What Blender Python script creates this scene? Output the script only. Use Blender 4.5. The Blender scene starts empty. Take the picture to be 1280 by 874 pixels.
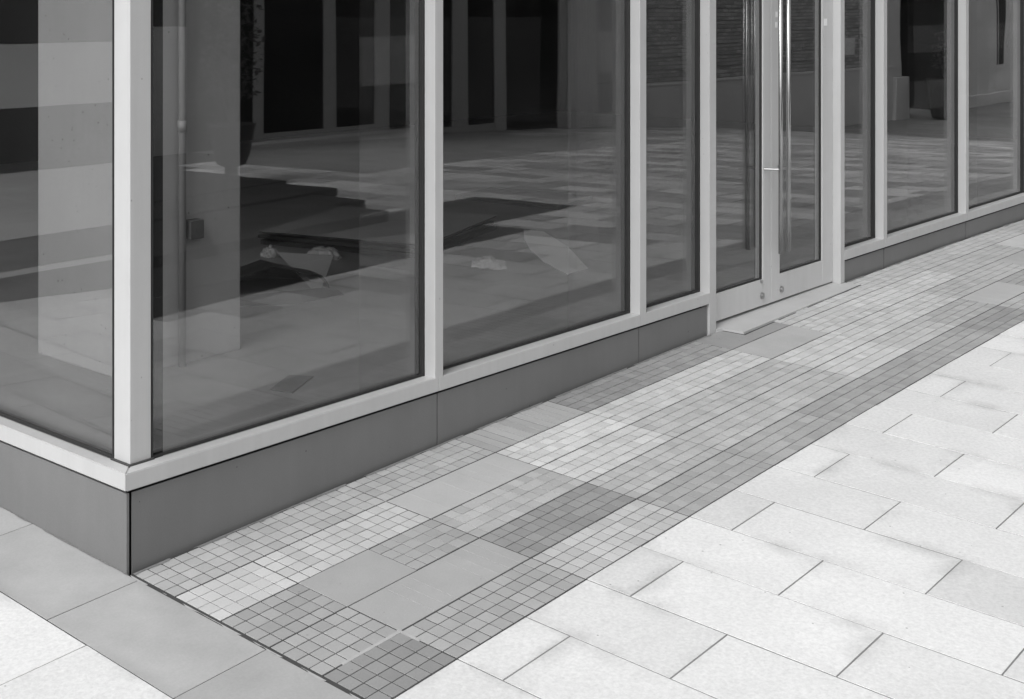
import bpy, bmesh, math, random
from mathutils import Vector, Matrix, noise
random.seed(7)
R = math.radians
S = bpy.context.scene
C = S.collection

# ------------------------------------------------------------------ ground shape
SX, SY, Q, CXY = 0.03899, 0.03549, -0.002888, -0.000917
def G(x, y):
    x = min(max(x, -12.0), 26.0); y = min(max(y, -16.0), 6.0)
    return SX*x + SY*y + Q*x*x + CXY*x*y

# ------------------------------------------------------------------ materials
MATS = {}
def nodes(name):
    m = bpy.data.materials.new(name); m.use_nodes = True
    nt = m.node_tree; nt.nodes.clear()
    return m, nt, nt.nodes, nt.links
def N(nt, t, **kw):
    n = nt.nodes.new(t)
    for k, v in kw.items():
        if k in n.inputs: n.inputs[k].default_value = v
        else: setattr(n, k, v)
    return n
def math_(nt, op, a, b=None, c=None, clamp=False):
    n = nt.nodes.new('ShaderNodeMath'); n.operation = op; n.use_clamp = clamp
    for i, v in enumerate((a, b, c)):
        if v is None: continue
        if isinstance(v, (int, float)): n.inputs[i].default_value = v
        else: nt.links.new(v, n.inputs[i])
    return n.outputs[0]
def grey(v): return (v, v, v, 1)
def surf(name, base=.4, rough=.5, metal=0.0, var=.12, scale=6, fine=.0, fine_scale=220, bump=.0, bump_scale=200,
         attr=None, edge=0.0, streak=0.0, coat=0.0, spots=0.0, spec=.5):
    """neutral grey surface: base tone x per-face tone attribute x blotches x fine grain, optional dirty edges / specks"""
    m, nt, nd, ln = nodes(name)
    out = N(nt, 'ShaderNodeOutputMaterial'); b = N(nt, 'ShaderNodeBsdfPrincipled')
    b.inputs['Roughness'].default_value = rough; b.inputs['Metallic'].default_value = metal
    b.inputs['Coat Weight'].default_value = coat
    b.inputs['Specular IOR Level'].default_value = spec
    tc = N(nt, 'ShaderNodeTexCoord'); co = tc.outputs['Object']
    n1 = N(nt, 'ShaderNodeTexNoise', Scale=scale, Detail=6.0, Roughness=.6); ln.new(co, n1.inputs['Vector'])
    v = math_(nt, 'MULTIPLY_ADD', n1.outputs['Fac'], 2*var, 1-var)
    if fine:
        n2 = N(nt, 'ShaderNodeTexNoise', Scale=fine_scale, Detail=3.0, Roughness=.7); ln.new(co, n2.inputs['Vector'])
        v = math_(nt, 'MULTIPLY', v, math_(nt, 'MULTIPLY_ADD', n2.outputs['Fac'], 2*fine, 1-fine))
    if streak:
        mp = N(nt, 'ShaderNodeMapping'); mp.inputs['Scale'].default_value = (14, 14, .8); ln.new(co, mp.inputs['Vector'])
        n4 = N(nt, 'ShaderNodeTexNoise', Scale=2.0, Detail=4.0); ln.new(mp.outputs[0], n4.inputs['Vector'])
        v = math_(nt, 'MULTIPLY', v, math_(nt, 'MULTIPLY_ADD', n4.outputs['Fac'], 2*streak, 1-streak))
    if spots:
        vo = N(nt, 'ShaderNodeTexVoronoi', Scale=26.0); ln.new(co, vo.inputs['Vector'])
        sel = math_(nt, 'GREATER_THAN', N(nt, 'ShaderNodeSeparateColor').outputs[0], .5)
        sc = N(nt, 'ShaderNodeSeparateColor'); ln.new(vo.outputs['Color'], sc.inputs[0])
        nearc = math_(nt, 'LESS_THAN', vo.outputs['Distance'], .085)
        rare = math_(nt, 'GREATER_THAN', sc.outputs[0], .86)
        v = math_(nt, 'MULTIPLY', v, math_(nt, 'MULTIPLY_ADD', math_(nt, 'MULTIPLY', nearc, rare), -spots, 1.0))
    if attr:
        a = N(nt, 'ShaderNodeAttribute', attribute_name=attr)
        v = math_(nt, 'MULTIPLY', v, a.outputs['Fac'])
    if edge:
        e = N(nt, 'ShaderNodeAttribute', attribute_name='edge')
        n3 = N(nt, 'ShaderNodeTexNoise', Scale=2.2, Detail=4.0, Roughness=.6); ln.new(co, n3.inputs['Vector'])
        msk = math_(nt, 'MULTIPLY_ADD', n3.outputs['Fac'], 6.5, -3.25, clamp=True)
        dirt = math_(nt, 'MULTIPLY', math_(nt, 'POWER', e.outputs['Fac'], 1.4), msk)
        v = math_(nt, 'MULTIPLY', v, math_(nt, 'MULTIPLY_ADD', dirt, -edge, 1.0))
    v = math_(nt, 'MULTIPLY', v, base)
    cc = N(nt, 'ShaderNodeCombineColor')
    for i in range(3): ln.new(v, cc.inputs[i])
    ln.new(cc.outputs[0], b.inputs['Base Color'])
    if bump:
        nb = N(nt, 'ShaderNodeTexNoise', Scale=bump_scale, Detail=4.0); ln.new(co, nb.inputs['Vector'])
        bm_ = N(nt, 'ShaderNodeBump', Strength=bump, Distance=.004); ln.new(nb.outputs['Fac'], bm_.inputs['Height'])
        ln.new(bm_.outputs[0], b.inputs['Normal'])
    ln.new(b.outputs[0], out.inputs[0]); MATS[name] = m
    return m
def glass(name, f0=.075, tint=.80, grime=.012, warp=.0006):
    """architectural glass: Schlick mirror over a tinted see-through body, with a trace of dust"""
    m, nt, nd, ln = nodes(name)
    out = N(nt, 'ShaderNodeOutputMaterial')
    lw = N(nt, 'ShaderNodeLayerWeight', Blend=.5)
    p5 = math_(nt, 'POWER', lw.outputs['Facing'], 5.0)
    F = math_(nt, 'MULTIPLY_ADD', p5, 1-f0, f0, clamp=True)
    t = N(nt, 'ShaderNodeBsdfTransparent'); t.inputs[0].default_value = grey(tint)
    g = N(nt, 'ShaderNodeBsdfGlossy', Roughness=.0); g.inputs[0].default_value = grey(1)
    tw = N(nt, 'ShaderNodeTexCoord'); nw = N(nt, 'ShaderNodeTexNoise', Scale=1.6, Detail=1.0); ln.new(tw.outputs['Object'], nw.inputs['Vector'])
    bw_ = N(nt, 'ShaderNodeBump', Strength=1.0, Distance=warp); ln.new(nw.outputs['Fac'], bw_.inputs['Height']); ln.new(bw_.outputs[0], g.inputs['Normal'])
    mx = N(nt, 'ShaderNodeMixShader'); ln.new(F, mx.inputs[0]); ln.new(t.outputs[0], mx.inputs[1]); ln.new(g.outputs[0], mx.inputs[2])
    d = N(nt, 'ShaderNodeBsdfDiffuse'); d.inputs[0].default_value = grey(.6)
    tc = N(nt, 'ShaderNodeTexCoord')
    ns = N(nt, 'ShaderNodeTexNoise', Scale=3.0, Detail=5.0); ln.new(tc.outputs['Object'], ns.inputs['Vector'])
    dust = math_(nt, 'MULTIPLY', math_(nt, 'POWER', ns.outputs['Fac'], 2.0), grime*4)
    m2 = N(nt, 'ShaderNodeMixShader'); ln.new(dust, m2.inputs[0]); ln.new(mx.outputs[0], m2.inputs[1]); ln.new(d.outputs[0], m2.inputs[2])
    ln.new(m2.outputs[0], out.inputs[0]); MATS[name] = m
    return m
def bricks(name, base=.2, mortar=.3, w=.225, h=.0775):
    m, nt, nd, ln = nodes(name)
    out = N(nt, 'ShaderNodeOutputMaterial'); b = N(nt, 'ShaderNodeBsdfPrincipled', Roughness=.85)
    tc = N(nt, 'ShaderNodeTexCoord'); sp = N(nt, 'ShaderNodeSeparateXYZ'); ln.new(tc.outputs['Object'], sp.inputs[0])
    cb = N(nt, 'ShaderNodeCombineXYZ'); ln.new(sp.outputs['X'], cb.inputs[0]); ln.new(sp.outputs['Z'], cb.inputs[1])
    br = N(nt, 'ShaderNodeTexBrick'); br.inputs['Scale'].default_value = 1.0
    br.inputs['Brick Width'].default_value = w; br.inputs['Row Height'].default_value = h
    br.inputs['Mortar Size'].default_value = .009; br.inputs['Bias'].default_value = -.1
    br.inputs['Color1'].default_value = grey(base*.70); br.inputs['Color2'].default_value = grey(base*1.2)
    br.inputs['Mortar'].default_value = grey(mortar)
    ln.new(cb.outputs[0], br.inputs['Vector']); ln.new(br.outputs['Color'], b.inputs['Base Color'])
    ln.new(b.outputs[0], out.inputs[0]); MATS[name] = m
    return m
def tiles(name, base, line, size):
    m, nt, nd, ln = nodes(name)
    out = N(nt, 'ShaderNodeOutputMaterial'); b = N(nt, 'ShaderNodeBsdfPrincipled', Roughness=.45)
    tc = N(nt, 'ShaderNodeTexCoord')
    br = N(nt, 'ShaderNodeTexBrick'); br.inputs['Scale'].default_value = 1.0; br.offset = 0.0
    br.inputs['Brick Width'].default_value = size; br.inputs['Row Height'].default_value = size
    br.inputs['Mortar Size'].default_value = .006
    br.inputs['Color1'].default_value = grey(base*.88); br.inputs['Color2'].default_value = grey(base*1.1)
    br.inputs['Mortar'].default_value = grey(line)
    ln.new(tc.outputs['Object'], br.inputs['Vector'])
    ns = N(nt, 'ShaderNodeTexNoise', Scale=2.3, Detail=6.0); ln.new(tc.outputs['Object'], ns.inputs['Vector'])
    k = math_(nt, 'MULTIPLY_ADD', ns.outputs['Fac'], .8, .6)
    cc = N(nt, 'ShaderNodeCombineColor')
    for i in range(3): ln.new(k, cc.inputs[i])
    mu = N(nt, 'ShaderNodeMix', data_type='RGBA', blend_type='MULTIPLY'); mu.inputs['Factor'].default_value = 1
    ln.new(br.outputs['Color'], mu.inputs[6]); ln.new(cc.outputs[0], mu.inputs[7])
    ln.new(mu.outputs[2], b.inputs['Base Color']); ln.new(b.outputs[0], out.inputs[0]); MATS[name] = m
    return m

surf('white_granite', .71, .75, var=.14, scale=2.3, fine=.26, fine_scale=80, bump=.12, bump_scale=160, attr='tone', edge=.25, spots=.45)
surf('grey_tile', .96, .72, var=.15, scale=5, fine=.14, fine_scale=190, bump=.15, bump_scale=260, attr='tone', spots=.25)
surf('border_stone', .40, .7, var=.28, scale=4.5, fine=.13, fine_scale=130, bump=.06, attr='tone', edge=.22)
surf('far_paving', .36, .75, var=.15, scale=2, fine=.08, fine_scale=60, attr='tone')
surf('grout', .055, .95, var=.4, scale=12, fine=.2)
surf('grout_pale', .20, .95, var=.45, scale=7, fine=.2)
surf('stone_black', .026, .8, var=.25, scale=3, fine=.1, attr='tone', spec=.12)
surf('block_black', .026, .8, var=.25, scale=3, fine=.1, spec=.12)
surf('mortar_dirt', .19, .95, var=.35, scale=14, fine=.3, fine_scale=120)
surf('mortar_pale', .42, .9, var=.2, scale=30)
surf('ground_sheet', .30, .9, var=.25, scale=.8, fine=.1)
surf('frame_paint', .51, .42, var=.06, scale=6, fine=.04, fine_scale=300, streak=.07, spots=.30)
surf('door_paint', .57, .45, var=.06, scale=6, fine=.03, streak=.06, spots=.30)
surf('plinth_metal', .175, .5, var=.14, scale=3.2, fine=.12, fine_scale=200, streak=.05, spots=.50)
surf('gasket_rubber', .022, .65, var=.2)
surf('mullion_inner', .05, .6, var=.2)
surf('chrome', .48, .26, metal=1.0, var=.05)
surf('handle_shaded', .10, .35, metal=1.0, var=.1)  # inner pulls: metal darkened to paint in the indoor shade
surf('steel_dull', .42, .35, metal=1.0, var=.08)
surf('sticker_white', .85, .5, var=.02)
surf('threshold_stone', .47, .65, var=.10, scale=7, fine=.08, spots=.2, bump=.05)
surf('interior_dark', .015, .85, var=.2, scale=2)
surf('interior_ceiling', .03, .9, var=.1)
surf('column_paint', .42, .85, var=.12, scale=3, fine=.05, spots=.8, streak=.05)
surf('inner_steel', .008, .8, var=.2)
surf('inner_trim', .05, .6, var=.1)
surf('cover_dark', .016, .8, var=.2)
surf('pipe_grey', .27, .5, var=.08)
surf('box_dark', .10, .6, var=.1)
surf('board_top', .30, .6, var=.22, scale=3)
surf('board_edge', .02, .8, var=.3)
surf('board_dark', .022, .7, var=.3)
surf('board_mid', .10, .6, var=.25, scale=3)
surf('plastic_film', .34, .35, var=.2, scale=9)
surf('tarp_dark', .012, .5, var=.2)
surf('paper_pale', .62, .7, var=.06)
surf('plate_grey', .10, .6, var=.1)
surf('facade_stone', .66, .85, var=.14, scale=1.2, fine=.06, fine_scale=30)
surf('pilaster_stone', .78, .85, var=.10, scale=2, fine=.06, fine_scale=30)
surf('plinth_stone', .70, .85, var=.15, scale=.9, fine=.08, fine_scale=25)
surf('dark_void', .012, .9, var=.1)
surf('opp_frame', .48, .5, var=.06)
surf('roof_grey', .2, .9, var=.1)
surf('pot_dark', .03, .6, var=.2)
surf('leaf', .055, .6, var=.3, scale=8)
surf('bark', .07, .9, var=.3)
surf('band_light', .60, .8, var=.07, scale=3)
surf('band_dark', .055, .8, var=.12, scale=3)
surf('upper_cladding', .40, .6, var=.05, scale=2, streak=.04)
tiles('floor_tile', .21, .18, .9)
bricks('brick', .50, .26)
glass('window_glass', .085, .88, .003)
glass('fin_glass', .055, .95, .006)
glass('opp_glass', .006, .25, .002)

# ------------------------------------------------------------------ mesh helpers
def obj(name, bm, mat, parent=None, loc=None):
    me = bpy.data.meshes.new(name)
    bmesh.ops.recalc_face_normals(bm, faces=bm.faces[:])
    bm.to_mesh(me); bm.free()
    for mm in (mat if isinstance(mat, (list, tuple)) else [mat]): me.materials.append(MATS[mm])
    o = bpy.data.objects.new(name, me); C.objects.link(o)
    if parent: o.parent = parent
    if loc: o.location = loc
    return o
def thing(name, label, cat, loc=(0, 0, 0), group=None):
    o = bpy.data.objects.new(name, None); o.empty_display_size = .1; C.objects.link(o); o.location = loc
    o['label'] = label; o['category'] = cat
    if group: o['group'] = group
    return o
def tag(o, label, cat, group=None):
    o['label'] = label; o['category'] = cat
    if group: o['group'] = group
    return o
def struct(o): o['kind'] = 'structure'; return o
def box(bm, x0, x1, y0, y1, z0, z1, bev=0.0, mi=0):
    vs = [bm.verts.new(p) for p in ((x0,y0,z0),(x1,y0,z0),(x1,y1,z0),(x0,y1,z0),(x0,y0,z1),(x1,y0,z1),(x1,y1,z1),(x0,y1,z1))]
    fs = [bm.faces.new([vs[i] for i in q]) for q in ((0,3,2,1),(4,5,6,7),(0,1,5,4),(1,2,6,5),(2,3,7,6),(3,0,4,7))]
    for f in fs: f.material_index = mi
    if bev:
        es = list({e for f in fs for e in f.edges})
        bmesh.ops.bevel(bm, geom=es, offset=bev, segments=2, profile=.6, affect='EDGES', clamp_overlap=True)
    return fs
def BX(*a, **k):
    bm = bmesh.new(); box(bm, *a, **k); return bm
def prism(bm, pts, z0, z1):
    """vertical prism; z0/z1 numbers or functions of (x, y)"""
    f0 = z0 if callable(z0) else (lambda x, y: z0); f1 = z1 if callable(z1) else (lambda x, y: z1)
    lo = [bm.verts.new((x, y, f0(x, y))) for x, y in pts]; hi = [bm.verts.new((x, y, f1(x, y))) for x, y in pts]
    n = len(pts)
    bm.faces.new(hi); bm.faces.new(lo[::-1])
    for i in range(n): bm.faces.new((lo[i], lo[(i+1) % n], hi[(i+1) % n], hi[i]))
def tube(bm, p0, p1, r, seg=14, r1=None):
    p0, p1 = Vector(p0), Vector(p1); d = (p1-p0); L = d.length
    rot = d.to_track_quat('Z', 'Y').to_matrix().to_4x4()
    bmesh.ops.create_cone(bm, cap_ends=True, segments=seg, radius1=r, radius2=r if r1 is None else r1, depth=L,
                          matrix=Matrix.Translation((p0+p1)/2) @ rot)
def lathe(bm, prof, seg=28):
    rings = []
    for r, z in prof:
        rings.append([bm.verts.new((r*math.cos(2*math.pi*i/seg), r*math.sin(2*math.pi*i/seg), z)) for i in range(seg)])
    for a, b in zip(rings, rings[1:]):
        for i in range(seg): bm.faces.new((a[i], a[(i+1) % seg], b[(i+1) % seg], b[i]))
    bm.faces.new(rings[0][::-1]); bm.faces.new(rings[-1])
def smooth(o):
    for p in o.data.polygons: p.use_smooth = True
    return o

# ------------------------------------------------------------------ paving
class Paving:
    """many stone units in one paving sheet; float attributes tone (unit colour) and edge (1 at a unit's rim)"""
    def __init__(s): s.v = []; s.f = []; s.tone = []; s.edge = []
    def unit(s, x0, x1, y0, y1, tone, gap, depth=.012, ring=0.0, jit=0.0, rnd=0.0, top=0.0):
        x0 += gap/2; x1 -= gap/2; y0 += gap/2; y1 -= gap/2
        if x1-x0 < .004 or y1-y0 < .004: return
        j = random.uniform(-jit, jit); tx = random.uniform(-jit, jit)/max(x1-x0, .2); ty = random.uniform(-jit, jit)/max(y1-y0, .2)
        mx, my = (x0+x1)/2, (y0+y1)/2
        t = tone*(1+random.uniform(-rnd, rnd))
        def add(x, y, dz, e):
            s.v.append((x, y, G(x, y)+top+dz+(0 if dz < -.005 else j+tx*(x-mx)+ty*(y-my)))); s.tone.append(t); s.edge.append(e)
            return len(s.v)-1
        c = .0004
        P = lambda i, dz, e: [add(x0+i, y0+i, dz, e), add(x1-i, y0+i, dz, e), add(x1-i, y1-i, dz, e), add(x0+i, y1-i, dz, e)]
        lo = P(0, -depth, 1); hi = P(0, -c, 1); bv = P(c, 0, 1)
        rings = [lo, hi, bv]
        if ring: rings.append(P(min(ring, (x1-x0)*.3, (y1-y0)*.3), 0, 0))
        for a, b in zip(rings, rings[1:]):
            for k in range(4): s.f.append((a[k], a[(k+1) % 4], b[(k+1) % 4], b[k]))
        s.f.append(tuple(rings[-1]))
    def build(s, name, mat):
        me = bpy.data.meshes.new(name); me.from_pydata(s.v, [], s.f); me.update()
        for nm, dat in (('tone', s.tone), ('edge', s.edge)):
            a = me.attributes.new(nm, 'FLOAT', 'POINT'); a.data.foreach_set('value', dat)
        me.materials.append(MATS[mat])
        o = bpy.data.objects.new(name, me); C.objects.link(o); return struct(o)

XB0, XB1 = -.325, -.012          # grey border walk beside the left wall
YS = -1.0                        # outer edge of the grooved strip
# white granite slabs, courses 0.30 m wide, 0.61 m long, half bond
pv = Paving()
for i in range(-24, 88):
    xa = .30*i
    off = -1.15 if i % 2 else -1.455
    k0 = -2
    for k in range(-12, 16):
        y1 = off - .61*k; y0 = y1-.61
        a0, a1, b0, b1 = xa, xa+.30, y0, y1
        if xa >= XB1-.01 or a1 <= XB0+.32 and False: pass
        if xa > -.01:                              # street side
            b1 = min(b1, YS)
        elif a1 > XB0+.03 and xa < 0: continue     # the border's own course
        else:
            if y1 > 8: continue
        if b0 < -10 : continue
        if b1-b0 < .03: continue
        if 7.5 < xa < 14.1: b0 = max(b0, -6.3)
        if b1-b0 < .03: continue
        dx = -.025 if xa < -.01 else 0
        tv = random.uniform(.88, 1.06) if (b1 > -2.4 and xa < 2.9+(b1+1.78)*3.8) else random.uniform(.50, 1.12)
        pv.unit(a0+dx, a1+dx, b0, b1, tv, .0052 if (b1 > -2.1 and xa < 2.9+(b1+1.78)*3.8) else .017, ring=.075, jit=.0008)
pv.build('granite_paving', 'white_granite')
# border walk
pv = Paving()
for k in range(-16, 14):
    y1 = -.045-.557*k
    pv.unit(XB0, XB1, y1-.557, y1, random.uniform(.94, 1.06), .004, ring=.05, jit=.0006)
pv.build('border_paving', 'border_stone')
# far grey band in front of the opposite shop
pv = Paving()
for i in range(26, 48):
    for k in range(0, 7):
        y1 = -6.3-.61*k
        pv.unit(.3*i, .3*i+.3, max(y1-.61, -10.2), y1, random.uniform(.9, 1.08), .004, ring=.0)
pv.build('grey_paving', 'far_paving')

# black stone laid in the street paving, stepped at its end
pv = Paving()
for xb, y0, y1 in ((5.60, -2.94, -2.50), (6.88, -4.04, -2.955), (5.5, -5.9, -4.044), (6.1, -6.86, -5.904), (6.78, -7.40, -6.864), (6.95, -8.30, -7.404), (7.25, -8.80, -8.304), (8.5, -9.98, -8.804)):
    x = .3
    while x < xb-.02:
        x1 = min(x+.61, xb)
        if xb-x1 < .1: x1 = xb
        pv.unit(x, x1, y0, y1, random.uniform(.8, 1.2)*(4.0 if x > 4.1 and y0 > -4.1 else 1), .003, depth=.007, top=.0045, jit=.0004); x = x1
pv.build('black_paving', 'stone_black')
for k, (xa, xb, y0, y1, h) in enumerate(((1.2, 6.28, -6.80, -5.84, .10), (1.2, 6.13, -5.82, -5.02, .095), (1.6, 5.80, -5.00, -4.38, .075), (1.6, 5.36, -4.36, -3.70, .085))):
    bm = bmesh.new(); prism(bm, [(xa, y0), (xb, y0), (xb, y1), (xa, y1)], lambda x, y: G(x, y)-.01, lambda x, y: G(x, y)+h)
    bmesh.ops.bevel(bm, geom=[e for e in bm.edges], offset=.006, segments=2, affect='EDGES', clamp_overlap=True)
    tag(obj('stone_block', bm, 'block_black'), ('long low black stone block farthest from the glass, mirrored in the first pane', 'second farthest of the low black stone blocks mirrored in the first pane',
        'second nearest of the low black stone blocks mirrored in the first pane', 'low black stone block nearest the glass, mirrored in the first pane')[k], 'stone block', 'low black stone blocks on the paving')
# grooved strip: 5 courses of 0.20 m, slabs 0.60 m long cut into 12 x 4 squares of 50 mm
T = {  # (course, slab index): (tone, style)   style: g grid, f faint grid, l long lines, c cross lines, s smooth
 (0,0):(.37,'g'),(0,1):(.37,'g'),(0,2):(.345,'c'),(0,3):(.275,'g'),(0,4):(.30,'g'),(0,5):(.29,'s'),
 (1,0):(.45,'f'),(1,1):(.43,'g'),(1,2):(.385,'s'),(1,3):(.50,'g'),(1,4):(.46,'g'),(1,5):(.46,'g'),(1,6):(.375,'s'),
 (2,0):(.315,'g'),(2,1):(.335,'sg'),(2,2):(.375,'f'),(2,3):(.47,'g'),(2,4):(.40,'g'),(2,5):(.39,'g'),(2,6):(.47,'l'),
 (3,0):(.335,'g'),(3,1):(.34,'s'),(3,2):(.275,'g'),(3,3):(.385,'g'),(3,4):(.40,'g'),(3,5):(.39,'g'),(3,6):(.46,'l'),
 (4,0):(.27,'g'),(4,1):(.345,'g'),(4,2):(.42,'g'),(4,3):(.335,'l'),(4,4):(.335,'l'),(4,5):(.32,'l'),(4,6):(.32,'l')}
pv = Paving()
S5 = .05
for cidx in range(5):
    ya = -.20*cidx
    for n in range(0, 22):
        ua = 0 if n == 0 else 6+12*(n-1)
        ub = 6 if n == 0 else ua+12
        if cidx == 0: ua, ub = (0, 18) if n == 0 else (18+12*(n-1), 30+12*(n-1))
        key = (cidx, n)
        tone, st = T.get(key, (None, None))
        if tone is None:
            base = (.40, .43, .40, .36, .33)[cidx]
            tone, st = base*random.uniform(.86, 1.14), random.choice('gllsg')
        tone = 1.16*(.365+(tone-.365)*1.3)
        xa, xb = ua*S5, ub*S5; y1 = ya; y0 = ya-.20
        B = .0068
        if st == 's':
            x0 = xa
            while x0 < xb-.01:
                L = S5*random.choice((1, 1, 2, 3)); x1 = min(x0+L, xb); h0 = B/2 if x0 == xa else random.choice((.0, .0004, .0008)); h1 = B/2 if x1 > xb-.001 else .0003
                pv.unit(x0+h0, x1-h1, y0+B/2, y1-B/2, tone, 0.0, jit=.0002, rnd=.02); x0 = x1
            continue
        gr = {'g': .0036, 'f': .0024, 'l': .0036, 'c': .0, 'sg': .0028}[st]
        gc = {'g': .0046, 'f': .0034, 'l': .0038, 'c': .0046, 'sg': .0034}[st]
        if st == 'sg' :                      # worn half, the grid shows at the far end only
            pv.unit(xa, xa+.30, y0, y1, tone, .0016, jit=.0004); xa0 = xa+.30
        else: xa0 = xa
        nx = int(round((xb-xa0)/S5))
        rows = 1 if st == 'c' else 4
        for r in range(rows):
            h = .20/rows
            ra, rb = y1-h*(r+1), y1-h*r
            for q in range(nx):
                x0, x1 = xa0+q*S5, xa0+(q+1)*S5
                if random.random() < .05 and gc < .003 and q < nx-1: pass
                e0 = B/2 if (q == 0) else gc/2; e1 = B/2 if q == nx-1 else gc/2
                f0 = B/2 if r == rows-1 else gr/2; f1 = B/2 if r == 0 else gr/2
                if cidx == 0 and r == 0: f1 = .010
                pv.unit(x0+e0, x1-e1, ra+f0, rb-f1, tone, 0.0, depth=.006, jit=.0005, rnd=.10)
pv.build('grooved_paving', 'grey_tile')
# repaired joints filled with pale mortar
bm = bmesh.new()
for (xa, xb, ya, yb) in ((.075, .30, -.805, -.794), (.296, .305, -.87, -.79), (.9, .905, -.2, -.19)):
    prism(bm, [(xa, ya), (xb, ya), (xb, yb), (xa, yb)], lambda x, y: G(x, y)-.006, lambda x, y: G(x, y)+.0012)
struct(obj('joint_or_shadow', bm, 'mortar_pale'))
def ragged(p0, p1, wa, wb, n, seed, mat, skip=.0, dz=.0014, base=0.0):
    rng = random.Random(seed); bm = bmesh.new(); dx, dy = p1[0]-p0[0], p1[1]-p0[1]; L = math.hypot(dx, dy); nx, ny = -dy/L, dx/L
    def pt(t, w): x, y = p0[0]+dx*t+nx*w, p0[1]+dy*t+ny*w; return (x, y)
    w = [wa+(wb-wa)*(.5+.8*noise.noise(Vector((i*.13, seed, 0)))+.25*noise.noise(Vector((i*.6, seed, 3)))) for i in range(n+1)]
    for i in range(n+1): w[i] *= min(1.0, max(0.0, (noise.noise(Vector((i*.09, seed+9, 0)))-skip)*5))
    gate = [noise.noise(Vector((i*.09, seed+9, 0))) for i in range(n+1)]
    for i in range(n):
        if gate[i] < skip: continue
        q = [pt(i/n, base), pt((i+1)/n, base), pt((i+1)/n, base+w[i+1]), pt(i/n, base+w[i])]
        vs = [bm.verts.new((x, y, G(x, y)+dz)) for x, y in q]; bm.faces.new(vs)
    bmesh.ops.remove_doubles(bm, verts=bm.verts[:], dist=.00005)
    return struct(obj('joint_or_shadow', bm, mat))
ragged((3.45, -.002), (.0, -.002), .006, .020, 300, 1, 'mortar_dirt', -.25)
ragged((5.02, -.002), (9.0, -.002), -.022, -.008, 200, 4, 'mortar_dirt', -.1)
ragged((-.010, -1.4), (-.010, .0), .003, .013, 190, 2, 'mortar_pale', -.05)
ragged((-.0135, 3.0), (-.0135, .0), -.008, -.003, 220, 3, 'mortar_dirt', -.3)
# bed below the stones
def sheet(name, mat, xs, ys, dz):
    bm = bmesh.new()
    g = [[bm.verts.new((x, y, G(x, y)+dz-(.5 if .4 < x < 15.1 and .4 < y < 9.1 else 0))) for x in xs] for y in ys]
    for j in range(len(ys)-1):
        for i in range(len(xs)-1): bm.faces.new((g[j][i], g[j][i+1], g[j+1][i+1], g[j+1][i]))
    return struct(obj(name, bm, mat))
xs = [-400, -150, -60, -30] + [-12+.5*i for i in range(0, 81)] + [40, 60, 150, 400]
ys = [-400, -150, -60, -30] + [-16+.5*i for i in range(0, 49)] + [12, 30, 60, 150, 400]
sheet('ground', 'ground_sheet', xs, ys, -.03)
def frange(a, b, n): return [a+(b-a)*i/n for i in range(n+1)]
sheet('paving_bed', 'grout', frange(-.34, 14.2, 60), frange(-1.0, 0.0, 8), -.0017)
sheet('paving_bed', 'grout_pale', frange(-7.4, 26.4, 120), frange(-10.2, -1.003, 50), -.0016)
sheet('paving_bed', 'grout_pale', frange(-7.4, -.345, 30), frange(-1.002, -.001, 8), -.0016)
sheet('paving_bed', 'grout', frange(-7.4, -.02, 20), frange(.0, 8.0, 20), -.0018)

# ------------------------------------------------------------------ the glazed corner shop
ZS0, ZS1 = .249, .302           # sill
ZT = 3.20                       # head of the glazing
FL = .105                       # floor inside
XL = -.023                      # left wall sill face
XE, YE = 15.0, 9.0
shop = thing('shop', 'glazed corner shop with pale metal frames and grey plinth panels standing on the paving', 'shop building')
P = shop
MUL = [(1.392, 1.440), (2.822, 2.877), (5.560, 5.614), (6.945, 7.000), (8.330, 8.385), (9.73, 9.785), (11.12, 11.175), (12.5, 12.555), (13.9, 13.955)]
D0, D1 = 3.454, 3.520           # post left of the doors
E0, E1 = 4.952, 5.006           # post right of the doors
GY0, GY1 = .064, .074           # glass
# plinth panels (front)
def plinth(x0, x1):
    g = .0028 if x0 < 4 else .0055
    bm = bmesh.new()
    prism(bm, [(x0+g, .010), (x1-g, .010), (x1-g, .013), (x0+g, .013)], lambda x, y: G(x, 0)-.03, .2385)
    obj('plinth_panel', bm, 'plinth_metal', P)
for a, b in ((.0035, 1.416), (1.416, 2.828), (2.828, D0-.006), (E1+.001, 5.588), (5.588, 6.972), (6.972, 8.357), (8.357, 9.757), (9.757, 11.147), (11.147, 12.53), (12.53, 13.93)): plinth(a, b)
for a, b in ((.0, 1.45), (1.45, 2.9), (2.9, 4.35), (4.35, 5.8), (5.8, 7.25), (7.25, YE)):
    bm = bmesh.new()
    prism(bm, [(-.013, a+.0025+(.008 if a == 0 else 0)), (-.004, a+.0025+(.008 if a == 0 else 0)), (-.004, b-.0025), (-.013, b-.0025)], lambda x, y: G(-.02, y)-.03, .2385)
    obj('plinth_panel', bm, 'plinth_metal', P)
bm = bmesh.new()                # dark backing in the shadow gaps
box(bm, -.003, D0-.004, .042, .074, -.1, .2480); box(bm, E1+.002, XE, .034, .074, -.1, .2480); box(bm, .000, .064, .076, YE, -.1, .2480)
obj('plinth_backing', bm, 'gasket_rubber', P)
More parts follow.
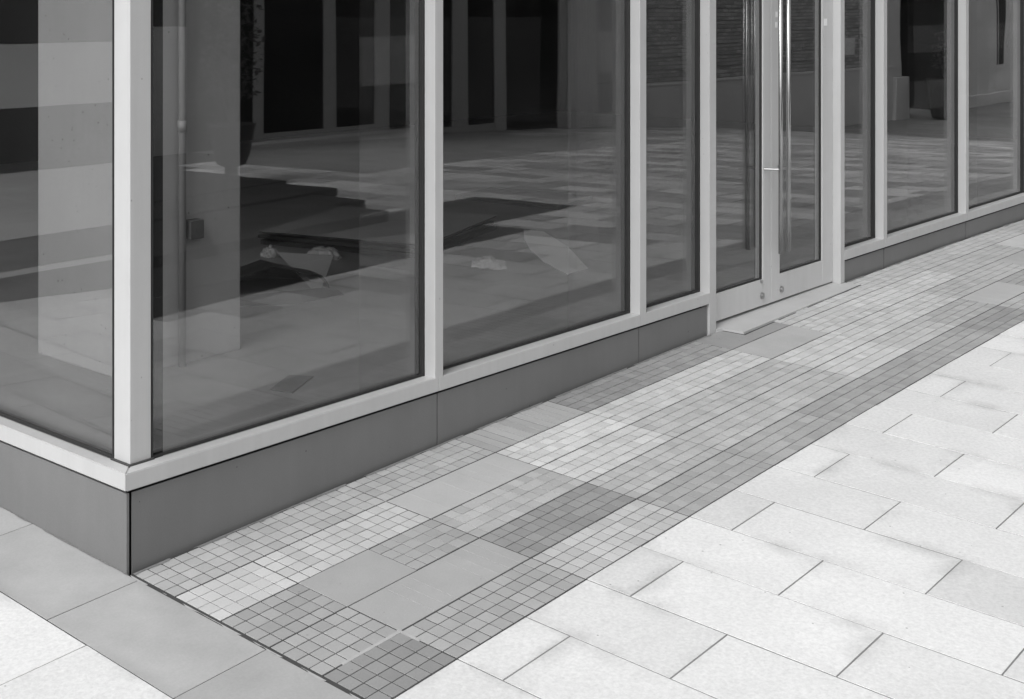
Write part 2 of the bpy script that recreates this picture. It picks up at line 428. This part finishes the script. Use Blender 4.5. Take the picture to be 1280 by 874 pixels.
# sills
SP = [(-.0, 1.4165), (1.4165, 2.8295), (2.8295, D0-.0005), (E1+.0005, 5.588), (5.588, 6.972), (6.972, 8.357), (8.357, 9.757), (9.757, 11.147), (11.147, 12.53), (12.53, 13.93)]
for i, (a, b) in enumerate(SP):
    if i == 0:
        bm = bmesh.new(); prism(bm, [(XL, 0), (b-.0006, 0), (b-.0006, .052), (XL+.053, .052)], ZS0, ZS1)
        bmesh.ops.bevel(bm, geom=[e for e in bm.edges], offset=.0025, segments=2, affect='EDGES', clamp_overlap=True)
    else: bm = BX(a+.0006, b-.0006, 0, .052, ZS0, ZS1, bev=.0025)
    obj('sill', bm, 'frame_paint', P)
bm = bmesh.new(); prism(bm, [(XL, .0006), (XL+.052, .0526), (XL+.052, 4.3), (XL, 4.3)], ZS0, ZS1)
bmesh.ops.bevel(bm, geom=[e for e in bm.edges], offset=.0025, segments=2, affect='EDGES', clamp_overlap=True)
obj('sill', bm, 'frame_paint', P)
obj('sill', BX(XL, XL+.052, 4.3012, YE, ZS0, ZS1, bev=.0025), 'frame_paint', P)
# corner post, mullions, door posts
o = obj('corner_post', BX(.030, .110, .052, .132, ZS1-.002, ZT, bev=.003), 'frame_paint', P)
obj('gasket', BX(.022, .117, .044, .140, ZS1-.004, ZS1+.005), 'inner_trim', o)
def mullion(a, b, z0, z1, nm='mullion', yb=.052):
    o = obj(nm, BX(a, b, .0004, yb, z0, z1, bev=.0025), 'frame_paint', P)
    obj('gasket', BX(a-.001, b+.001, yb+.0005, .100, z0, z1), 'mullion_inner', o)
    return o
for a, b in MUL: mullion(a, b, ZS1-.003, ZT)
mullion(D0, D1, G(D0, 0)-.05, ZT, 'door_post')
mullion(E0, E1, G(E0, 0)-.05, ZT, 'door_post')
for yy in (1.9, 3.8, 5.7, 7.5):
    o = obj('mullion', BX(XL+.0004, XL+.052, yy-.026, yy+.026, ZS1-.003, ZT, bev=.0025), 'frame_paint', P)
    obj('gasket', BX(XL+.0525, XL+.100, yy-.027, yy+.027, ZS1-.003, ZT), 'gasket_rubber', o)
# glass panes with gasket frames
def gasket_frame(bm, a, b, z0, z1, w=.006, y0=.0525, y1=.0637):
    box(bm, a, a+w, y0, y1, z0, z1); box(bm, b-w, b, y0, y1, z0, z1)
    box(bm, a+w, b-w, y0, y1, z0, z0+w); box(bm, a+w, b-w, y0, y1, z1-w, z1)
tilt = {0: 0.0, 1: .0004, 2: -.0007, 5: .0010, 6: -.0008, 7: .0012}
def pane(a, b, z0, z1, k=0):
    bm = bmesh.new(); s = tilt.get(k, 0.0)*(b-a)
    prism(bm, [(a, GY0-s), (b, GY0+s), (b, GY1+s), (a, GY1-s)], z0, z1)
    o = obj('glass_pane', bm, 'window_glass', P)
    bm = bmesh.new(); gasket_frame(bm, a+.0012, b-.0012, z0+.002, z1); obj('gasket', bm, 'gasket_rubber', o)
edges = [(.111, MUL[0][0]), (MUL[0][1], MUL[1][0]), (MUL[1][1], D0), (E1, MUL[2][0])] + [(MUL[i][1], MUL[i+1][0]) for i in range(2, 8)]
for k, (a, b) in enumerate(edges): pane(a, b, ZS1-.001, ZT, (0, 1, 2, 5, 6, 7, 8, 9, 10, 11)[k])
for a, b in ((.133, 1.873), (1.927, 3.773), (3.827, 5.673), (5.727, 7.473), (7.527, YE)):
    o = obj('glass_pane', BX(XL+.064, XL+.074, a, b, ZS1-.001, ZT), 'window_glass', P)
    bm = bmesh.new()
    x0, x1, w, z0, z1 = XL+.0525, XL+.0637, .008, ZS1+.001, ZT
    box(bm, x0, x1, a+.001, a+w, z0, z1); box(bm, x0, x1, b-w, b-.001, z0, z1); box(bm, x0, x1, a+w, b-w, z0, z0+w)
    obj('gasket', bm, 'gasket_rubber', o)
# glass fins behind the mullions
for x in [(a+b)/2 for a, b in MUL[:6]] + [(D0+D1)/2, (E0+E1)/2]:
    obj('glass_fin', BX(x-.006-.012, x+.006-.012, .102, .396, FL+.01, ZT), 'fin_glass', P)
# inner steel post beside the corner
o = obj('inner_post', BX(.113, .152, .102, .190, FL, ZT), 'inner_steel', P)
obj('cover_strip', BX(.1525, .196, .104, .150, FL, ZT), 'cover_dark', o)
# doors
DZ = .131; DH = 2.40; DY0, DY1 = .045, .090
def door(a, b, gl, gr, hx, side):
    bm = bmesh.new()
    box(bm, a, gl, DY0, DY1, DZ, DH, bev=.002); box(bm, gr, b, DY0, DY1, DZ, DH, bev=.002)
    box(bm, gl+.0002, gr-.0002, DY0+.0006, DY1-.0006, DZ+.0004, .268, bev=.002); box(bm, gl+.0002, gr-.0002, DY0+.0006, DY1-.0006, 2.27, DH-.0004, bev=.002)
    d = obj('door', bm, 'door_paint', P)
    g = obj('glass_pane', BX(gl, gr, .064, .072, .268, 2.27), 'window_glass', d)
    bm = bmesh.new(); gasket_frame(bm, gl+.0004, gr-.0004, .2685, 2.2695, w=.006, y0=.052, y1=.0637); obj('gasket', bm, 'gasket_rubber', g)
    for yy, nm in ((-.030, 'outside'), (.150, 'inside')):
        bm = bmesh.new(); tube(bm, (hx, yy, .405), (hx, yy, 2.05), .0115, 20)
        h = smooth(obj('pull_handle', bm, 'chrome' if yy < 0 else 'handle_shaded', d))
        h.data.polygons.foreach_set('use_smooth', [len(p.vertices) == 4 for p in h.data.polygons])
        ya, yb = (yy, DY0) if yy < 0 else (DY1, yy)
        for zz in (.845, 1.95):
            bm = bmesh.new(); tube(bm, (hx-side*.035, yb if yy < 0 else ya, zz), (hx, yy, zz), .006, 12)
            obj('handle_mount', bm, 'chrome', h)
    return d
dl = door(3.524, 4.1865, 3.602, 4.100, 4.145, 1)
dr = door(4.1905, 4.949, 4.290, 4.812, 4.236, -1)
def lock(d, x, z, r):
    bm = bmesh.new(); tube(bm, (x, DY0-.009, z), (x, DY0+.002, z), r, 18); tube(bm, (x, DY0-.012, z), (x, DY0-.008, z), r*.55, 14)
    obj('lock', bm, 'steel_dull', d)
lock(dl, 4.085, .185, .016); lock(dl, 4.075, .262, .008); lock(dr, 4.305, .185, .016)
for x, z in ((4.254, 1.655), (4.250, 1.600)):
    obj('sticker', BX(x-.012, x+.012, DY0-.0012, DY0+.0004, z-.015, z+.015), 'sticker_white', dr)
obj('sticker', BX(4.833, 4.872, DY0-.0012, DY0+.0004, 1.590, 1.630), 'sticker_white', dr)
# light above the doors and threshold
pane(D1, E0, DH+.05, ZT, 3)
obj('transom', BX(D1+.0005, E0-.0005, .0, .09, DH+.003, DH+.048, bev=.002), 'frame_paint', P)
bm = bmesh.new()
ztop = lambda x, y: .1135+.0065*(x-3.56)+.02*y
prism(bm, [(3.575, -.118), (5.005, -.085), (5.005, -.002), (4.950, -.001), (4.950, .10), (3.5215, .10), (3.5215, -.003), (3.56, -.012)], lambda x, y: .02, ztop)
obj('threshold', bm, 'threshold_stone', P)
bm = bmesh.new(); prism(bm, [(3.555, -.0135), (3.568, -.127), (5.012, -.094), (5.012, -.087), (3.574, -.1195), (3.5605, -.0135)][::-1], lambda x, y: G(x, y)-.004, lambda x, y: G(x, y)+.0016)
struct(obj('joint_or_shadow', bm, 'grout'))  # dark joint strip that also paints in the shadow line at the threshold front
# head, upper wall, roof
bm = bmesh.new(); box(bm, XL, XE, 0, .25, ZT, ZT+.32, bev=.004); obj('head_beam', bm, 'frame_paint', P)
bm = bmesh.new(); box(bm, XL, XL+.25, .2505, YE, ZT, ZT+.32, bev=.004); obj('head_beam', bm, 'frame_paint', P)
obj('upper_wall', BX(0.01, XE, .02, YE, ZT+.325, 6.2, bev=.01), 'upper_cladding', P)
obj('roof', BX(-.08, XE+.08, -.08, YE+.08, 6.202, 6.40, bev=.01), 'roof_grey', P)
# inside
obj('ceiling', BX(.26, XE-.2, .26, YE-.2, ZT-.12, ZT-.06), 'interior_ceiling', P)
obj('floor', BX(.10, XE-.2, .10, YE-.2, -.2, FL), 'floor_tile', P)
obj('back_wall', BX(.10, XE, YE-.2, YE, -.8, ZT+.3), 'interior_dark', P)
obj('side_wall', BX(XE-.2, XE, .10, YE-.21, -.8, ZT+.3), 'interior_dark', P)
col = obj('column', BX(1.000, 1.690, 1.430, 2.050, FL-.004, ZT-.10, bev=.012), 'column_paint', P)
bm = bmesh.new(); tube(bm, (1.318, 1.398, FL), (1.318, 1.398, ZT-.12), .017, 16); tube(bm, (1.318, 1.398, 1.14), (1.318, 1.398, 1.19), .021, 16)
smooth(obj('pipe', bm, 'pipe_grey', col))
bm = bmesh.new(); box(bm, 1.345, 1.425, 1.375, 1.4285, .66, .745, bev=.005); tube(bm, (1.388, 1.373, .70), (1.388, 1.378, .70), .010, 12)
obj('junction_box', bm, 'box_dark', col)

# ------------------------------------------------------------------ left-over things on the shop floor
def board(pts, z0, z1, mat, label):
    bm = bmesh.new(); prism(bm, pts, z0, z1)
    for f in bm.faces:
        f.normal_update(); f.material_index = 0 if abs(f.normal.z) > .5 else 1
    return tag(obj('board', bm, [mat, 'board_edge']), label, 'board', 'loose boards on the shop floor')
def rect(x0, x1, y0, y1, rot=0):
    cx, cy = (x0+x1)/2, (y0+y1)/2; c, s = math.cos(R(rot)), math.sin(R(rot))
    return [(cx+(x-cx)*c-(y-cy)*s, cy+(x-cx)*s+(y-cy)*c) for x, y in ((x0, y0), (x1, y0), (x1, y1), (x0, y1))]
def corner(ax, ay, L, W, rot):
    c, n = math.cos(R(rot)), math.sin(R(rot)); u, v = (c, n), (n, -c)
    return [(ax, ay), (ax+L*u[0], ay+L*u[1]), (ax+L*u[0]+W*v[0], ay+L*u[1]+W*v[1]), (ax+W*v[0], ay+W*v[1])][::-1]
board(corner(3.62, 3.42, 1.30, 1.20, 17), FL+.001, FL+.030, 'board_dark', 'lowest dark board of the flat pile behind the first pane')
board(corner(3.56, 3.38, 1.28, 1.16, 15), FL+.056, FL+.078, 'board_mid', 'middle dark board of the flat pile behind the first pane')
board(corner(3.49, 3.29, 1.32, 1.18, 18), FL+.108, FL+.118, 'board_top', 'topmost grey board of the flat pile behind the first pane')
board([(6.25, 2.85), (6.95, 3.0), (6.85, 3.95), (6.2, 3.85)], FL+.001, FL+.03, 'board_mid', 'dark sheet lying alone on the floor beyond the pile')
def lump(name, loc, sx, sy, sz, seed, mat, label, cat, group=None, rot=0):
    """creased, collapsed film: a flattened ball pushed in along random creases"""
    rng = random.Random(seed)
    bm = bmesh.new(); bmesh.ops.create_icosphere(bm, subdivisions=4, radius=1)
    cr = [(Vector((rng.gauss(0, 1), rng.gauss(0, 1), rng.gauss(0, .6))).normalized(), rng.uniform(-.5, .6), rng.uniform(.1, .22)) for _ in range(16)]
    for v in bm.verts:
        p = v.co.copy(); r = 1.0
        for n, o_, d_ in cr: r -= d_*max(0, 1-abs(p.dot(n)-o_)/.16)
        r += .10*noise.noise(p*2.3+Vector((seed, 0, 0)))
        v.co = Vector((p.x*r*sx, p.y*r*sy, max(p.z*r, -.15)*sz+.15*sz))
    o = obj(name, bm, mat, loc=loc); o.rotation_euler = (0, 0, R(rot)); smooth(o)
    tag(o, label, cat, group); return o
lump('plastic_bag', (3.36, 3.05, FL), .05, .065, .065, 3, 'plastic_film', 'small crumpled plastic bag lying left of the larger one', 'plastic bag', 'plastic bags by the board pile', 20)
lump('plastic_bag', (3.57, 2.76, FL), .07, .14, .075, 9, 'plastic_film', 'larger crumpled pale plastic bag against the board pile', 'plastic bag', 'plastic bags by the board pile', 10)
lump('cloth', (4.05, 1.82, FL), .11, .12, .06, 5, 'column_paint', 'crumpled grey cloth lying on the floor behind the second pane', 'cloth')
# dark broken tub: half shell lying on its side
bm = bmesh.new(); NS = 18
prof = [(1.0, 0.0), (.97, .35), (.88, .70), (.70, .92), (.40, 1.0)]
ring = []
for i in range(NS+1):
    a = math.pi*i/NS
    ring.append([bm.verts.new((.33*r*math.cos(a), .40*(h-.5), .155*r*math.sin(a)*(1-.2*abs(math.cos(a*3))))) for r, h in prof])
for i in range(NS):
    for k in range(len(prof)-1): bm.faces.new((ring[i][k], ring[i+1][k], ring[i+1][k+1], ring[i][k+1]))
bm.faces.new([ring[i][-1] for i in range(NS+1)])
tub = tag(obj('tub', bm, 'tarp_dark', loc=(2.72, 2.40, FL+.002)), 'dark upturned plastic tub lying beside the column foot', 'tub'); tub.rotation_euler = (0, 0, R(-28))
md = tub.modifiers.new('shell', 'SOLIDIFY'); md.thickness = .006
bm = bmesh.new(); prism(bm, [(2.28, 2.10), (2.50, 1.92), (2.86, 1.90), (2.96, 2.08), (2.66, 2.20), (2.38, 2.30)], FL+.001, FL+.006)
tag(obj('mat', bm, 'board_mid'), 'dark flat mat on the floor in front of the tub', 'mat')
bm = bmesh.new()
vs = [(2.86, 2.16, FL), (2.88, 2.10, FL), (3.04, 2.16, FL+.16), (2.84, 2.42, FL+.175)]
q = [bm.verts.new(v) for v in vs]; q2 = [bm.verts.new((v[0]+.010, v[1]+.008, v[2])) for v in vs]
bm.faces.new(q); bm.faces.new(q2[::-1])
for i in range(4): bm.faces.new((q[i], q2[i], q2[(i+1) % 4], q[(i+1) % 4]))
tag(obj('cardboard_sheet', bm, 'board_top'), 'grey bent cardboard sheet propped beside the tub', 'cardboard')
# pale sheet with a curved edge
arc = [(5.30, 2.48), (5.02, 2.18), (4.72, 1.86), (4.42, 1.55), (4.17, 1.33)]
arc = [(5.30-.02*0, 2.48), (4.98, 2.24), (4.68, 1.97), (4.40, 1.66), (4.17, 1.33)]
bm = bmesh.new(); prism(bm, arc[::-1]+[(5.9, 2.42), (5.8, 1.2), (5.0, .9)][::-1][0:0]+[(5.33, 2.33), (4.95, 1.86), (4.40, 1.33)], FL+.001, FL+.005)
tag(obj('paper_sheet', bm, 'paper_pale'), 'large pale paper sheet with a curved edge on the floor', 'paper')
bm = bmesh.new(); prism(bm, [(1.33, .84), (1.36, .74), (1.59, .85), (1.53, .94)], FL+.001, FL+.006)
tag(obj('floor_plate', bm, 'plate_grey'), 'small dark plate lying on the floor close to the glass', 'plate')

# ------------------------------------------------------------------ across the street (seen in the glass)
YO = -10.0
opp = thing('shopfront', 'dark glazed shopfront across the paving mirrored in the left panes', 'building', (13, YO, -.2))
def part(name, bm, mat, parent=opp):
    o = obj(name, bm, mat, parent); o.matrix_parent_inverse = Matrix.Translation(-parent.location); return o
frames = [(9.62, 9.78), (10.95, 11.18), (12.0, 12.30), (12.80, 12.95), (13.84, 14.20), (14.92, 15.22), (16.74, 16.98)]
for a, b in frames: part('frame', BX(a, b, YO-.06, YO, -.9, 3.4, bev=.01), 'opp_frame')
for (a0, a1), (b0, b1) in zip(frames, frames[1:]):
    part('glass_pane', BX(a1+.001, b0-.001, YO-.045, YO-.03, -1.0, 3.3), 'opp_glass')
part('base_rail', BX(9.785, 11.99, YO-.05, YO+.02, -.8, .0), 'opp_frame')
part('base_rail', BX(12.305, 14.9, YO-.052, YO-.004, -.9, -.15), 'opp_frame')
part('base_rail', BX(15.225, 16.735, YO-.052, YO-.004, -.9, -.27), 'dark_void')
part('step', BX(9.0, 13.0, YO+.022, YO+.35, -1.0, -.10), 'plinth_stone')
part('upper_wall', BX(8.0, 17.0, YO-.3, YO-.001, 3.402, 8.0), 'facade_stone')
bm = bmesh.new(); box(bm, 8.0, 17.0, YO-6.2, YO-6, -1.2, 8.0); box(bm, 8.0, 8.2, YO-6, YO-.302, -1.2, 3.4); box(bm, 8.21, 17.0, YO-5.99, YO-.07, -1.2, -.3); box(bm, 8.21, 17.0, YO-5.99, YO-.302, 3.41, 3.6)
part('inner_room', bm, 'dark_void')
part('canopy', BX(8.0, 16.9, YO+.002, YO+1.0, 3.45, 3.75, bev=.02), 'facade_stone')
part('side_wall', BX(7.0, 8.42, YO-.2, YO-.0, -1.0, 1.47, bev=.01), 'facade_stone')
part('glass_pane', BX(8.43, 9.61, YO-.045, YO-.03, -1.0, 3.3), 'opp_glass')
part('side_wall', BX(7.0, 8.42, YO-.21, YO-.06, 1.472, 3.40), 'dark_void')

brk = thing('brick_building', 'brick building on a stone plinth across the paving mirrored in the right panes', 'building', (24, YO, -.6))
bm = bmesh.new()
for i in range(9): box(bm, 17.02+.088*i, 17.02+.088*i+.07, YO-.002, YO+.05, -1.2, 6.0, bev=.008)
box(bm, 17.0, 17.82, YO-.6, YO-.0025, -1.2, 6.0)
part('pilaster', bm, 'pilaster_stone', brk)
part('wall', BX(17.83, 19.4, YO-.6, YO-.04, .36, 7.5), 'facade_stone', brk)
part('plinth', BX(17.83, 19.4, YO-.58, YO-.0, -1.8, .355, bev=.02), 'plinth_stone', brk)
bm = bmesh.new()
z = .30
while z < 6.5:
    box(bm, 19.41, 30.6, YO-.5, YO-.02, z, z+.217); z += .237
part('wall', bm, 'brick', brk)
part('wall_joint', BX(19.42, 30.58, YO-.6, YO-.055, -1.6, 6.6), 'plinth_stone', brk)
part('plinth', BX(19.41, 30.9, YO-.55, YO+.03, -1.9, .24, bev=.02), 'plinth_stone', brk)
part('coping', BX(19.41, 30.92, YO-.019, YO+.06, .242, .298, bev=.01), 'pilaster_stone', brk)
part('corner_pier', BX(30.61, 31.5, YO-1.0, YO+.0, .0, 7.0, bev=.02), 'facade_stone', brk)
part('pier_base', BX(30.91, 31.75, YO-1.05, YO+.12, -1.9, -.002, bev=.02), 'plinth_stone', brk)
part('plaque', BX(28.0, 29.2, YO-.018, YO+.012, .62, 1.02, bev=.006), 'pilaster_stone', brk)
part('passage_wall', BX(31.6, 36.0, YO-5, YO-4.7, -2, 7), 'dark_void', brk)
part('passage_roof', BX(31.51, 36.2, YO-4.69, YO-.1, 2.6, 7), 'dark_void', brk)
part('passage_wall', BX(35.6, 35.98, YO-4.69, YO-.1, -2, 2.59), 'dark_void', brk)  # near-black slab added over the sunlit house side, painting in the passage shade
far = thing('stone_house', 'pale stone house past the passage mirrored in the last pane', 'building', (40, YO, -1))
part('wall', BX(36.0, 39.4, YO-4, YO-.0, -2, 7.5), 'facade_stone', far)
part('wall', BX(39.401, 52, YO-4, YO-.35, -2, 7.5), 'pilaster_stone', far)
part('plinth', BX(35.9, 52, YO-.0+.002, YO+.15, -2, -.75, bev=.02), 'plinth_stone', far)
w = part('window', BX(39.7, 41.2, YO-.349, YO-.28, -.1, 2.3, bev=.01), 'pilaster_stone', far)
bm = bmesh.new(); box(bm, 39.85, 40.4, YO-.279, YO-.27, .02, 2.2); box(bm, 40.5, 41.05, YO-.279, YO-.27, .02, 2.2)
obj('pane', bm, 'dark_void', w)

def planter(x, y, scale, label, seed, prof):
    rng = random.Random(seed)
    z = G(x, y)
    t = thing('planter', label, 'planter', (x, y, z), 'planters across the paving')
    bm = bmesh.new(); lathe(bm, [(r*scale, h*scale) for r, h in prof])
    smooth(obj('pot', bm, 'pot_dark', t))
    H = prof[-1][1]*scale
    bm = bmesh.new()
    for k in range(5):
        a = rng.uniform(0, 6.3)
        tube(bm, (0, 0, H-.05), (.18*scale*math.cos(a), .18*scale*math.sin(a), H+scale*rng.uniform(.5, .9)), .012*scale, 6, .006*scale)
    obj('stem', bm, 'bark', t)
    bm = bmesh.new()
    for k in range(420):
        a = rng.uniform(0, 6.3); hh = H+scale*(.30+.95*rng.random()); rr = scale*.34*math.sqrt(rng.random())*(1-.3*abs(hh-H-.8*scale)/scale)
        c = Vector((rr*math.cos(a), rr*math.sin(a), hh)); L = .10*scale*rng.uniform(.6, 1.3)
        d = Vector((rng.gauss(0, 1), rng.gauss(0, 1), rng.gauss(.2, .7))).normalized(); s = d.cross(Vector((rng.random(), rng.random(), 1))).normalized()
        p = [c-d*L*.5, c+s*L*.24, c+d*L*.5, c-s*L*.24]
        bm.faces.new([bm.verts.new(v) for v in p])
    obj('leaves', bm, 'leaf', t)
    return t
PROF = [(.16, 0), (.16, .04), (.07, .07), (.07, .16), (.15, .19), (.19, .30), (.235, .56), (.25, .60), (.22, .60), (.21, .57)]
planter(6.47, -6.85, 1.0, 'small dark urn planter with a leafy shrub mirrored beside the column', 2, PROF)
PROF2 = [(.26, 0), (.30, .1), (.40, .9), (.44, 1.0), (.40, 1.0), (.38, .95)]
planter(32.0, -9.1, 1.0, 'tall dark tapered planter mirrored before the dark passage', 5, PROF2)

# striped wall past the left side of the shop (seen in the left pane)
YW = 3.30
sw = thing('striped_wall', 'wall of broad light and dark horizontal bands mirrored in the left pane', 'wall', (-4, YW, 0))
def wpart(nm, z0, z1, mat, dy=0):
    part(nm, BX(-9.0, -.75, YW+dy, YW+.3, z0, z1), mat, sw)
wpart('base', -.6, .195, 'band_dark', .01)
wpart('ledge', .197, .225, 'band_light', -.01)
for k, z in enumerate((.227, .40, .77, 1.13, 1.49, 1.85, 2.21, 2.57)):
    z1 = (.40, .77, 1.13, 1.49, 1.85, 2.21, 2.57, 2.93)[k]
    wpart('band', z+.001, z1-.001, 'band_dark' if k % 2 == 0 else 'band_light', .002*(k % 2))

# ------------------------------------------------------------------ light
w = bpy.data.worlds.new('World'); S.world = w; w.use_nodes = True
nt = w.node_tree; nt.nodes.clear()
out = nt.nodes.new('ShaderNodeOutputWorld'); bg = nt.nodes.new('ShaderNodeBackground')
sky = nt.nodes.new('ShaderNodeTexSky'); sky.sky_type = 'NISHITA'; sky.sun_disc = False
SUN_EL, SUN_AZ = 45.0, 258.0     # compass: 0 = +y, 90 = +x
sky.sun_elevation = R(SUN_EL); sky.sun_rotation = R(SUN_AZ); sky.dust_density = 4.0
bw = nt.nodes.new('ShaderNodeRGBToBW')
nt.links.new(sky.outputs[0], bw.inputs[0]); nt.links.new(bw.outputs[0], bg.inputs[0]); bg.inputs[1].default_value = .15
nt.links.new(bg.outputs[0], out.inputs[0])
sl = bpy.data.lights.new('sun', 'SUN'); sl.energy = .85; sl.angle = R(24); sl.color = (1, 1, 1)
so = bpy.data.objects.new('sun', sl); C.objects.link(so)
d = Vector((math.sin(R(SUN_AZ))*math.cos(R(SUN_EL)), math.cos(R(SUN_AZ))*math.cos(R(SUN_EL)), math.sin(R(SUN_EL))))
so.rotation_euler = d.to_track_quat('Z', 'Y').to_euler(); so.location = d*30

# ------------------------------------------------------------------ camera
cam = bpy.data.cameras.new('camera'); co = bpy.data.objects.new('camera', cam); C.objects.link(co)
F_, H_, A_, PX_ = 1663.967, 13.0735, .7562657, 454.491
cam.sensor_fit = 'HORIZONTAL'; cam.sensor_width = 36; cam.lens = F_/1280*36
cam.shift_x = (640-PX_)/1280; cam.shift_y = -(437-H_)/1280
cam.clip_end = 1500; cam.clip_start = .05
co.location = (-2.40817, -3.21759, 1.67649); co.rotation_euler = (R(90), 0, A_-R(90))
S.camera = co
S.view_settings.view_transform = 'Standard'; S.view_settings.look = 'None'
S.view_settings.exposure = 0.42; S.view_settings.gamma = 1.0
S.view_settings.use_curve_mapping = False
S.cycles.max_bounces = 12; S.cycles.transparent_max_bounces = 24; S.cycles.caustics_reflective = False
